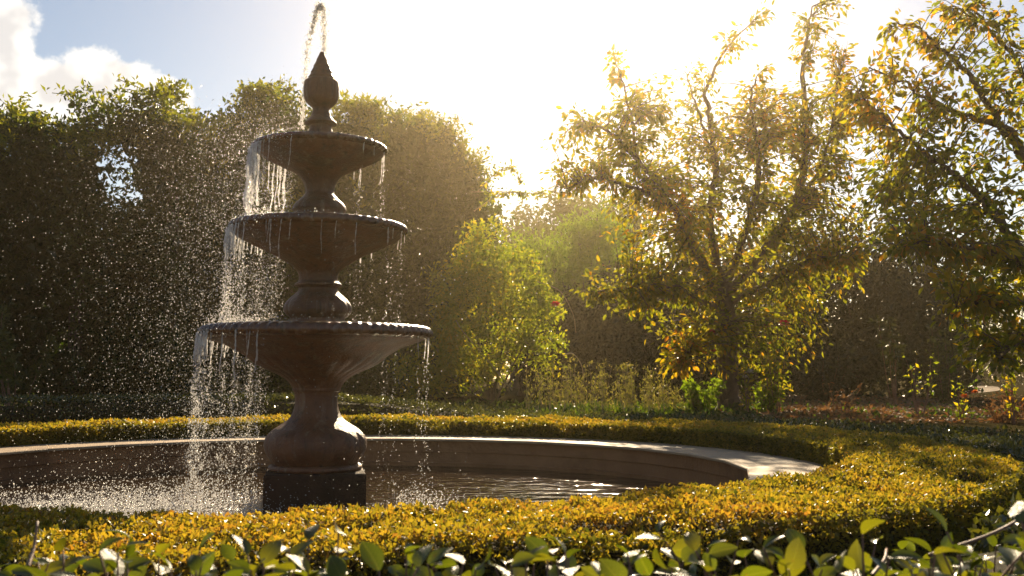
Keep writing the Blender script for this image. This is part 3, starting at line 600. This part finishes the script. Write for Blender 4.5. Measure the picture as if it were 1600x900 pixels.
leafy('vine', 'dense dark climber mound behind the fountain, its lit top rising highest', 'climbing plant',
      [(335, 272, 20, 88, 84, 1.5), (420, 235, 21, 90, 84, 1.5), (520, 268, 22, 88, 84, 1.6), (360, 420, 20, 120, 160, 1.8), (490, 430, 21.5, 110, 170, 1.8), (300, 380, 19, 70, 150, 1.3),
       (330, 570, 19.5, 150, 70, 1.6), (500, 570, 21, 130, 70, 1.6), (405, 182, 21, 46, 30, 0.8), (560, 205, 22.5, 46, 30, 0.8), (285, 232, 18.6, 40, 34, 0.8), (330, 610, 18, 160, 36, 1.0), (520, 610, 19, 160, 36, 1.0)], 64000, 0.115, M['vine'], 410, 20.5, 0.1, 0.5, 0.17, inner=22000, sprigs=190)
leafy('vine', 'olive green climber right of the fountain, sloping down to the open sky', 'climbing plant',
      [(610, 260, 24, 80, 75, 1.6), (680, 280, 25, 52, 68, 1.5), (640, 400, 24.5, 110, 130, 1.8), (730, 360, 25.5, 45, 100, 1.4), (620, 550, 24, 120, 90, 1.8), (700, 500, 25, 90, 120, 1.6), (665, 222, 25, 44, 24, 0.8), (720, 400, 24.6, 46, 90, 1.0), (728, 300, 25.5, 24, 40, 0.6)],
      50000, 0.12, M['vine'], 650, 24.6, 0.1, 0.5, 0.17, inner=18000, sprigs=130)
# sunlit climbing rose, base between fountain and fruit tree
cr = leafy('climbing_rose', 'tall sunlit yellow-green rose with arching canes and one red bloom', 'rose bush',
      [(758, 385, 20, 40, 50, 0.7), (755, 430, 19.5, 58, 60, 0.9), (800, 465, 18.5, 52, 84, 0.8), (700, 520, 18.5, 22, 70, 0.5), (862, 470, 18, 12, 36, 0.3), (760, 540, 18, 75, 60, 0.9), (850, 520, 18, 30, 65, 0.6), (715, 480, 19, 40, 90, 0.7), (840, 450, 18, 22, 25, 0.4), (700, 580, 18, 50, 40, 0.6), (645, 585, 17, 26, 45, 0.4)],
      15000, 0.085, M['rose_leaf'], 770, 18.3, 0.022, 0.5, 0.1)
g2 = Geo()
for rows, d in (([(745, 300), (775, 270), (800, 262), (815, 285)], 20), ([(735, 300), (790, 300), (840, 302), (850, 300)], 20), ([(740, 330), (770, 310), (800, 300), (822, 305)], 20), ([(840, 440), (875, 455), (895, 490), (900, 520)], 18), ([(800, 610), (760, 560), (725, 520), (712, 500)], 17.5), ([(880, 555), (895, 553), (908, 570), (912, 595)], 16.5), ([(700, 240), (715, 185), (700, 178)], 25)):
    p = curve([P(x, y, d) for x, y in rows], 16); g = Geo(); tube(g, p, np.linspace(0.012, 0.006, 16), 5); g.build('cane', M['cane'], cr, True)
    if d == 20: 
        q = np.repeat(p[2:], 9, 0); leaves(g2, q+rng.normal(0, 0.03, q.shape), unit(rdir(len(q))+np.array((0, 0, -0.5))), rdir(len(q)), 0.10*(0.6+0.7*rng.random(len(q))), 0.42)
g2.build('cane_leaves', M['rose_leaf'], cr)
def bloom(c, r, mt, parent):
    g = Geo()
    for ring_, (n, el_, s) in enumerate(((5, 1.25, 0.6), (6, 0.8, 0.85), (7, 0.3, 1.0), (6, -0.15, 0.9))):
        for k in range(n):
            a = 2*math.pi*(k+0.5*ring_)/n+rng.normal(0, 0.15); ax = np.array((math.cos(a)*math.cos(el_), math.sin(a)*math.cos(el_), math.sin(el_)))
            leaves(g, (np.array(c)+ax*r*0.15)[None], ax[None], np.array((-math.cos(a)*0.5, -math.sin(a)*0.5, 1.0))[None], r*s*1.15, 1.1, np.array((rng.random(),)), True, 0.12, -0.18)
    return g.build('flower', mt, parent, True)
bloom(P(868, 478, 17.3), 0.085, M['red'], cr)

def row(*a): return a
FAR = 'trees beyond the garden'
leafy('far_tree', 'hazy olive tree far off in the gap below the bright sky', 'tree', [(820, 385, 42, 50, 62, 2.5), (800, 460, 42, 60, 80, 2.5), (775, 440, 42, 30, 60, 2), (850, 430, 42, 45, 80, 2)], 9000, 0.24, M['far'], 815, 42, 0.2, 0.5, 0.3, FAR)
leafy('far_tree', 'taller hazy dark tree touching the left edge of the fruit tree crown', 'tree', [(900, 360, 38, 55, 58, 2.5), (945, 390, 38, 50, 70, 2.5), (905, 460, 38, 80, 90, 2.5), (985, 360, 38, 40, 50, 2)], 12000, 0.22, M['far'], 915, 38, 0.2, 0.5, 0.3, FAR)
UP = 'bright upright shrubs in the gap'
leafy('upright_shrub', 'bright yellow-green upright shrub filling the gap beside the climbing rose', 'shrub', [(800, 440, 26, 45, 50, 0.9), (835, 425, 26.5, 34, 52, 0.8), (770, 470, 25.5, 40, 60, 0.8), (850, 500, 26, 60, 80, 1.0), (815, 395, 26.5, 18, 22, 0.5)], 9500, 0.13, M['conifer'], 815, 26, 0.06, 0.32, 0.2, UP, -0.9)
leafy('upright_shrub', 'taller bright upright shrub just left of the fruit tree', 'shrub', [(890, 400, 28, 38, 52, 1.0), (925, 390, 28.5, 34, 48, 1.0), (955, 405, 28, 32, 50, 1.0), (905, 350, 28.3, 14, 24, 0.5), (940, 345, 28.5, 12, 20, 0.5), (910, 470, 27.5, 70, 70, 1.2), (960, 480, 27.5, 50, 70, 1.2)], 11000, 0.14, M['conifer'], 920, 28, 0.07, 0.32, 0.2, UP, -0.9)
# dark evergreen screen behind the fruit tree and at right
SC = 'dark evergreen shrubs screening the back'
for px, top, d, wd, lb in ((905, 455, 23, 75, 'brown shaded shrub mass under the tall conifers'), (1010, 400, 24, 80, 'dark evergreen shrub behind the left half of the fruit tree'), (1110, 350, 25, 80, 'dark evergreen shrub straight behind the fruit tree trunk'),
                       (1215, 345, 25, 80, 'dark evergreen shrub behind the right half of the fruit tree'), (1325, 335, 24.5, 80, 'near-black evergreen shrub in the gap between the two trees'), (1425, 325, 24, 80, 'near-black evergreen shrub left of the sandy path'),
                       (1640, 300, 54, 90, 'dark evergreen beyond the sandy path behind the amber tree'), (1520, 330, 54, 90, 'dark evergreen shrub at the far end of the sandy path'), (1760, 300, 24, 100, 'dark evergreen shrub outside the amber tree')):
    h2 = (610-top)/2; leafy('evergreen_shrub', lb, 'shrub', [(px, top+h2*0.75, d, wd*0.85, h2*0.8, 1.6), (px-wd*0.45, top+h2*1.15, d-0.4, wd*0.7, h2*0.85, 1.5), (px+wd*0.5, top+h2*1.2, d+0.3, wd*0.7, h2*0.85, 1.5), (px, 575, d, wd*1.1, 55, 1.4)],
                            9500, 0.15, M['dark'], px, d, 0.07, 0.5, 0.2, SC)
# ---- the two deciduous trees
def real_tree(e, limbs, blobs, mt, d0, leaf, per_twig, wid, bark_parts, hexa, twig_r=0.006):
    samp = []; rad_s = []
    for k, (rows, r0, r1) in enumerate(limbs):
        pts = curve([P(x, y, d0+dd_) for x, y, dd_ in rows], 6*len(rows)); pts[1:-1] += rng.normal(0, 0.012, (len(pts)-2, 3)); rd = np.linspace(r0, r1, len(pts))
        if k == 0: pts[0, 2] = GZ-0.05; rd[:3] *= np.array((1.45, 1.2, 1.08))
        g = Geo(); tube(g, pts, rd, 9 if k == 0 else 7); g.build('trunk' if k == 0 else 'branch', M['bark'], e, True)
        if k: samp.append(pts[2:]); rad_s.append(rd[2:])
    samp = np.concatenate(samp); tw = Geo(); L = []
    for (px, py, dd_, rx, ry, rd_, n) in blobs:
        c = P(px, py, d0+dd_); s = d0/1600
        for k in range(n):
            v = rdir(1)[0]*1.22*rng.random()**(1/2.8); v = np.array((v[0]*rx*s, v[1]*rd_, v[2]*ry*s)); tip_ = c+np.array((v[0]*math.cos(YAW)+v[1]*math.sin(YAW), -v[0]*math.sin(YAW)+v[1]*math.cos(YAW), v[2]))
            dv = samp-tip_; cost = np.linalg.norm(dv, axis=1)+0.35*np.maximum(dv[:, 2], 0); b0 = samp[np.argmin(cost+rng.random(len(cost))*0.12)]
            ln = np.linalg.norm(tip_-b0); mid = (b0+tip_)/2+np.array((0, 0, 0.12*ln))+rng.normal(0, 0.05*ln, 3); p = curve([b0, mid, tip_], 7)
            tube(tw, p, np.linspace(min(twig_r*1.8, 0.004+0.008*ln), twig_r*0.4, 7), 4)
            m_ = max(4, int(per_twig*(0.6+0.8*rng.random()))); f = 1-rng.random(m_)*0.92; f = np.clip(f, 0, 0.999)*6; i = f.astype(int); q = p[i]+(p[i+1]-p[i])*(f-i)[:, None]
            tg = unit(p[-1]-p[-3]); side = rdir(m_); side = unit(side-(side@tg)[:, None]*tg); ax = unit(side*0.8+tg*0.6+np.array((0, 0, -0.35)))
            L.append((q+side*rng.random((m_, 1))*0.12, ax))
    tw.build('twigs', M['bark'], e, True)
    q = np.concatenate([a for a, b in L]); ax = np.concatenate([b for a, b in L]); n = len(q); nr = unit(rdir(n)+np.array((0, 0, 0.8))); sz = leaf*(0.6+0.75*rng.random(n)); tone = np.clip(0.45+0.25*vnoise(q*1.6, 31)+rng.normal(0, 0.22, n), 0, 1)
    keep = np.ones(n, bool)
    if bark_parts:
        app = sz/np.linalg.norm(q-np.array((0, -DIST, EYE)), axis=1); ins = np.array([infr(x) and abs(x[0]) < 90 for x in q]); od = np.argsort(-app*ins)[:300]; keep[od] = False
        vs = []
        for k in range(12):
            g = Geo(); leaves(g, np.zeros((1, 3)), np.array([(0, 1.0, 0)]), np.array([(0, 0, 1.0)]), 1.0, wid, np.array((k/11,)), True, 0.08, 0.05+0.12*(k % 3)); me = g.mesh('leaf'); me.materials.append(mt); vs.append(me)
        iv = Matrix.Translation(e.location).inverted()
        for k in od:
            o = bpy.data.objects.new('leaf', vs[int(tone[k]*11.99)]); C.objects.link(o); o.parent = e; o.matrix_local = iv @ leaf_matrix(q[k], ax[k], nr[k], sz[k])
    g = Geo(); leaves(g, q[keep], ax[keep], nr[keep], sz[keep], wid, tone[keep], hexa, 0.08, 0.1); tag(g.build('crown', mt, e), kind='stuff' if bark_parts else None)
ft = empty('fruit_tree', tuple(at(1137, 15, GZ)), 'tall fruit tree with thick trunk and yellow-green leaves behind the pool', 'tree')
real_tree(ft, [
    ([(1137, 642, 0), (1137, 590, 0), (1136, 530, 0), (1134, 470, 0), (1133, 440, 0)], 0.165, 0.11),
    ([(1133, 480, 0), (1092, 395, -.3), (1050, 320, -.5), (1000, 250, -.7), (950, 205, -.8), (915, 190, -.8)], 0.075, 0.012),
    ([(1133, 450, 0), (1112, 350, .3), (1122, 260, .4), (1113, 180, .4), (1110, 140, .4), (1140, 80, .3), (1180, 40, .2)], 0.07, 0.008),
    ([(1135, 450, 0), (1180, 330, -.4), (1190, 240, -.5), (1180, 165, -.5), (1190, 120, -.5)], 0.06, 0.01),
    ([(1137, 460, 0), (1235, 340, .2), (1263, 240, .3), (1265, 120, .3), (1272, 60, .3), (1282, 10, .3)], 0.075, 0.01),
    ([(1137, 475, 0), (1230, 425, -.6), (1300, 400, -.8), (1342, 398, -.9)], 0.05, 0.01),
    ([(1133, 485, 0), (1060, 455, -.8), (985, 452, -1.1), (915, 456, -1.2)], 0.045, 0.008),
    ([(1135, 520, 0), (1095, 530, -.7), (1070, 565, -1.0)], 0.04, 0.01),
    ([(1050, 320, -.5), (1000, 295, -.9), (930, 280, -1.2), (882, 295, -1.3)], 0.035, 0.008),
    ([(1235, 340, .2), (1290, 260, .6), (1312, 180, .8), (1322, 120, .8)], 0.04, 0.01),
    ([(1136, 500, 0), (1190, 480, .8), (1250, 470, 1.1)], 0.045, 0.01),
    ([(1122, 260, .4), (1095, 170, .6), (1075, 110, .6)], 0.03, 0.006),
    ([(1000, 250, -.7), (985, 160, -.6), (965, 90, -.6)], 0.025, 0.006)],
    [(925, 225, -.8, 66, 58, .6, 58), (1000, 190, -.7, 60, 45, .7, 46), (965, 105, -.6, 14, 24, .3, 10), (1000, 270, -.8, 75, 55, .8, 85), (900, 285, -1.2, 28, 18, .4, 12),
     (1070, 190, .2, 50, 60, .8, 45), (1100, 120, .4, 24, 30, .3, 10), (1150, 75, .3, 30, 40, .3, 8), (1198, 185, -.4, 78, 45, .8, 50), (1200, 125, -.4, 22, 26, .3, 6),
     (1270, 65, .3, 27, 60, .5, 20), (1272, 190, .3, 82, 55, .8, 62), (1320, 130, .8, 32, 60, .6, 34), (1325, 45, .6, 18, 45, .3, 14), (1215, 25, .3, 18, 16, .2, 5), (1230, 260, .2, 90, 70, 1.0, 110), (1120, 290, 0, 90, 70, 1.0, 110), (1040, 350, -.4, 85, 70, 1.0, 110),
     (1150, 390, -.2, 110, 80, 1.2, 150), (1260, 370, -.3, 80, 70, 1.0, 100), (1320, 405, -.8, 36, 30, .5, 24), (1300, 440, -.5, 40, 26, .6, 22), (1000, 440, -1.0, 60, 50, .7, 55), (940, 458, -1.2, 30, 18, .3, 14), (1060, 480, -.8, 70, 60, .9, 80),
     (1090, 550, -.9, 60, 45, .7, 34), (1180, 500, -.5, 80, 70, 1.0, 95), (1250, 500, .6, 50, 60, .8, 50), (1050, 570, -1.0, 22, 28, .3, 10), (1220, 570, .2, 50, 40, .6, 26), (1330, 230, .8, 40, 60, .7, 40), (1320, 320, .3, 45, 60, .7, 44), (1200, 200, -.2, 50, 40, .6, 34)],
    M['fruit'], 15, 0.086, 16, 0.5, False, True)
at2 = empty('amber_tree', tuple(at(1650, 9.6, GZ)), 'spreading tree with amber turning leaves leaning in at the right edge', 'tree')
real_tree(at2, [
    ([(1650, 700, 0), (1645, 600, 0), (1640, 500, 0), (1632, 430, 0)], 0.12, 0.085),
    ([(1635, 450, 0), (1600, 390, -.1), (1560, 335, -.2), (1517, 287, -.2), (1480, 257, -.2), (1433, 220, -.3), (1387, 180, -.3), (1352, 145, -.3)], 0.055, 0.006),
    ([(1632, 430, 0), (1625, 290, .1), (1597, 213, .1), (1560, 193, .1), (1520, 180, .1), (1467, 160, .1), (1427, 130, .1), (1370, 105, .2)], 0.05, 0.006),
    ([(1620, 260, .1), (1567, 180, 0), (1540, 133, 0), (1510, 97, 0), (1477, 67, 0), (1440, 40, 0), (1405, 38, 0)], 0.035, 0.006),
    ([(1635, 440, 0), (1580, 400, -.5), (1500, 385, -.7), (1440, 380, -.8), (1405, 388, -.8)], 0.04, 0.006),
    ([(1638, 470, 0), (1580, 470, -.4), (1530, 475, -.6), (1495, 480, -.6)], 0.035, 0.006),
    ([(1632, 430, 0), (1660, 250, .2), (1620, 120, .2), (1560, 40, .2), (1510, 10, .2)], 0.045, 0.006),
    ([(1632, 430, 0), (1690, 300, .3), (1720, 160, .3)], 0.045, 0.01),
    ([(1560, 335, -.2), (1500, 330, .4), (1440, 300, .6), (1400, 290, .6)], 0.025, 0.006),
    ([(1640, 500, 0), (1600, 530, -.4), (1560, 560, -.5)], 0.03, 0.006)],
    [(1425, 60, 0, 34, 28, .3, 10), (1470, 95, 0, 50, 40, .4, 25), (1545, 45, .1, 55, 45, .5, 29), (1520, 15, .1, 40, 22, .3, 10), (1580, 130, .1, 45, 60, .5, 31), (1380, 130, -.1, 45, 36, .4, 16), (1440, 190, 0, 75, 55, .6, 38), (1530, 200, 0, 75, 60, .6, 41),
     (1350, 190, -.2, 40, 50, .4, 16), (1410, 270, .2, 60, 60, .6, 32), (1500, 300, 0, 90, 60, .8, 50), (1580, 300, 0, 50, 70, .7, 35), (1430, 350, -.5, 45, 40, .5, 26), (1420, 392, -.8, 24, 14, .3, 8), (1500, 400, -.6, 70, 55, .6, 57), (1560, 450, -.3, 70, 60, .7, 62),
     (1510, 490, -.5, 36, 30, .4, 19), (1570, 540, -.3, 60, 45, .6, 39), (1600, 420, .2, 40, 80, .6, 29), (1360, 290, .1, 40, 60, .5, 22), (1400, 330, .2, 40, 40, .5, 25), (1690, 200, .3, 90, 120, .8, 59), (1700, 400, .2, 90, 110, .8, 59)],
    M['amber'], 9.6, 0.074, 15, 0.52, True, True, 0.0045)

# ------------------------------------------------------------------ low plants
def low_plant(name, label, cat, px, d, hgt, spread, n, size, mt, flower=None, nstem=6, group=None, bare=0.3, wid=0.5):
    base = at(px, d, GZ); e = empty(name, tuple(base), label, cat, group); g = Geo(); pts = []
    for k in range(nstem):
        a = rng.random()*2*math.pi; r = spread*rng.random()**0.6; tip_ = base+np.array((r*math.cos(a), r*math.sin(a), hgt*(0.65+0.35*rng.random())))
        b0 = base+np.array((r*0.2*math.cos(a), r*0.2*math.sin(a), -0.02)); p = curve([b0, (b0+tip_)/2+rng.normal(0, 0.04*hgt, 3), tip_], 8); tube(g, p, np.linspace(0.008, 0.003, 8), 5); pts.append(p)
    g.build('stem', M['twig'], e, True); g = Geo(); A = np.concatenate([p[int(bare*7):] for p in pts])
    q = A[rng.integers(0, len(A), n)]+rng.normal(0, 0.035, (n, 3)); leaves(g, q, unit(rdir(n)+np.array((0, 0, 0.1))), unit(rdir(n)+np.array((0, 0, 0.7))), size*(0.6+0.8*rng.random(n)), wid); g.build('foliage', mt, e)
    for (fx, fy, fr, fm) in flower or (): bloom(P(fx, fy, d), fr, M[fm], e)
    return e
RB = 'rose bushes in the right bed'
low_plant('rose_bush', 'thin rose bush with a pale white bloom beside the fruit tree trunk', 'rose bush', 1168, 13.6, 0.75, 0.2, 120, 0.07, M['rose_leaf'], [(1170, 582, 0.05, 'white'), (1163, 590, 0.04, 'white')], 5, RB)
low_plant('rose_bush', 'leafy rose bush with red blooms under the fruit tree crown', 'rose bush', 1210, 14.0, 1.35, 0.4, 500, 0.075, M['rose_leaf'], [(1225, 508, 0.08, 'red'), (1200, 511, 0.06, 'red'), (1112, 520, 0.05, 'red'), (1115, 550, 0.05, 'red')], 8, RB)
low_plant('rose_bush', 'small rose bush with an orange bloom near the right edge', 'rose bush', 1495, 11.5, 0.5, 0.16, 40, 0.06, M['rose_leaf'], [(1503, 621, 0.045, 'orange'), (1520, 614, 0.04, 'orange')], 4, RB)
low_plant('rose_bush', 'rose bush with a scarlet bloom at the very right edge', 'rose bush', 1580, 11, 0.6, 0.2, 70, 0.06, M['amber'], [(1577, 616, 0.04, 'red')], 5, RB)
low_plant('rose_bush', 'tall bare-legged rose bush with pink-tinged glinting leaves between the trees', 'rose bush', 1395, 16, 1.45, 0.3, 260, 0.085, M['dark'], None, 6, RB, 0.6)
low_plant('rose_bush', 'sparse bare rose bush with forked stems left of the orange bloom', 'rose bush', 1432, 12.5, 0.75, 0.3, 50, 0.06, M['rose_leaf'], None, 6, RB, 0.6)
low_plant('rose_bush', 'twiggy rose bush low in the mulch right of the trunk', 'rose bush', 1310, 14, 0.4, 0.3, 110, 0.06, M['litter'], None, 6, RB, 0.2)
low_plant('leafy_shrub', 'bright lime leafy shrub at the left foot of the fruit tree', 'shrub', 1092, 14.2, 0.42, 0.33, 900, 0.075, M['conifer'], None, 9, None, 0.05)
low_plant('leafy_shrub', 'bright lime leafy shrub at the right foot of the fruit tree', 'shrub', 1192, 14.0, 0.42, 0.22, 420, 0.07, M['conifer'], None, 7, None, 0.1)
low_plant('leafy_shrub', 'dark grey-green shrub in shade right of the fruit tree', 'shrub', 1285, 20, 1.0, 0.75, 2000, 0.11, M['dark'], None, 12, None, 0.05)
low_plant('leafy_shrub', 'pale glinting shrub beside the sandy path', 'shrub', 1473, 19, 1.5, 0.35, 900, 0.09, M['far'], None, 8, None, 0.1)
low_plant('leafy_shrub', 'low sunlit green tuft at the near end of the sandy path', 'shrub', 1482, 25, 0.35, 0.6, 700, 0.10, M['conifer'], None, 8, None, 0.0)
low_plant('leafy_shrub', 'pale bush catching light at the far left edge below the vine', 'shrub', 30, 14, 1.4, 0.6, 900, 0.09, M['far'], None, 8, None, 0.5)
low_plant('leafy_shrub', 'small shrub with orange leaves at the bottom of the amber tree', 'shrub', 1555, 11.5, 0.35, 0.35, 320, 0.06, M['litter'], None, 6, None, 0.1)
for k, (px, d, h_, lb) in enumerate(((850, 13.5, 0.62, 'pale seedhead clump nearest the climbing rose'), (905, 13.8, 0.66, 'pale seedhead clump under the arching cane'), (955, 13.4, 0.62, 'tall feathery seedhead clump in the middle of its row'), (1005, 13.6, 0.58, 'feathery seedhead clump with bare dark stems'), (1040, 13.9, 0.4, 'short seedhead clump nearest the lime shrub'))):
    base = at(px, d, GZ); e = empty('seedhead_clump', tuple(base), lb, 'plant', 'feathery seedhead clumps behind the hedge'); g = Geo(); g2 = Geo()
    for s in range(26):
        a = rng.random()*6.28; r = 0.30*rng.random()**0.5; b0 = base+np.array((r*math.cos(a), r*math.sin(a), -0.02)); tip_ = b0+np.array((rng.normal(0, 0.06), rng.normal(0, 0.06), h_*(0.45+0.7*rng.random())))
        p = curve([b0, (b0+tip_)/2+rng.normal(0, 0.012, 3), tip_], 6); tube(g, p, np.linspace(0.004, 0.002, 6), 4)
        q = p[rng.integers(2, 6, 26)]+rng.normal(0, 0.02, (26, 3)); leaves(g2, q, unit(rdir(26)+np.array((0, 0, 1.0))), rdir(26), 0.045*(0.6+0.7*rng.random(26)), 0.3)
    g.build('stem', M['cane'], e, True); tag(g2.build('seedhead', M['grass'], e), kind='stuff')
g = Geo(); n = 16000; px = rng.uniform(380, 1700, n); d = 11.6+6.5*rng.random(n)**1.2
p = np.array([at(a, b, GZ) for a, b in zip(px, d)]); p[:, 2] += 0.10*rng.random(n)*(0.6+0.5*vnoise(p*1.7, 41)); keep = (px < 1180) | (rng.random(n) < 0.07); p = p[keep]; n = len(p)
leaves(g, p, unit(rdir(n)+np.array((0, 0, 0.6))), unit(rdir(n)+np.array((0, 0, 0.5))), 0.07*(0.6+0.8*rng.random(n)), 0.5)
tag(g.build('ground_cover', M['vine']), 'low dark green ground cover between the hedge ring and the shrubs', 'ground cover', kind='stuff')
g = Geo(); n = 9000; px = np.where(rng.random(n) < 0.7, rng.normal(1270, 90, n), rng.uniform(1050, 1620, n)); d = 11.2+14*rng.random(n)**1.3
p = np.array([at(a, b, GZ+0.014) for a, b in zip(px, d)]); p[:, 2] += 0.02*rng.random(n)
leaves(g, p, unit(rdir(n)*np.array((1, 1, 0.3))), unit(rdir(n)*0.6+np.array((0, 0, 1.0))), 0.075*(0.6+0.8*rng.random(n)), 0.6)
tag(g.build('fallen_leaves', M['litter']), 'rust and tan fallen leaves littering the mulch under the trees', 'fallen leaves', kind='stuff')
# far wood all round the garden
g = Geo(); n = 26000; a = rng.random(n)*2*math.pi; rr = 62+6*rng.random(n); hh = 4.2+1.6*np.sin(a*9)+1.1*np.sin(a*23+1); z = GZ+hh*rng.random(n)**0.8
leaves(g, np.stack([rr*np.sin(a), rr*np.cos(a), z], -1), rdir(n), rdir(n), 0.95*(0.5+rng.random(n)), 0.7)
tag(g.build('distant_wood', M['far']), 'distant dark wood closing the horizon behind the garden', 'wood', kind='stuff')

# ------------------------------------------------------------------ warm haze volume added to imitate lens glare
if HAZE_DENSITY > 0:
    g = Geo(); s, z0, z1 = 145.0, -1.2, 11.5
    v = [(x, y, z) for z in (z0, z1) for x, y in ((-s, -s), (s, -s), (s, s), (-s, s))]
    g.add(v, None, [(3, 2, 1, 0), (4, 5, 6, 7), (0, 1, 5, 4), (1, 2, 6, 5), (2, 3, 7, 6), (3, 0, 4, 7)])
    m = bpy.data.materials.new('air'); m.use_nodes = True; t = NT(m.node_tree); t.n.remove(t.n['Principled BSDF'])
    pv = t.new('ShaderNodeVolumePrincipled'); pv.inputs['Color'].default_value = (1.0, 0.82, 0.54, 1); pv.inputs['Density'].default_value = HAZE_DENSITY; pv.inputs['Anisotropy'].default_value = HAZE_G
    t.l.new(pv.outputs[0], t.n['Material Output'].inputs['Volume'])
    tag(g.build('haze', m), 'warm haze volume added to imitate lens glare around the sun', 'haze', kind='stuff')
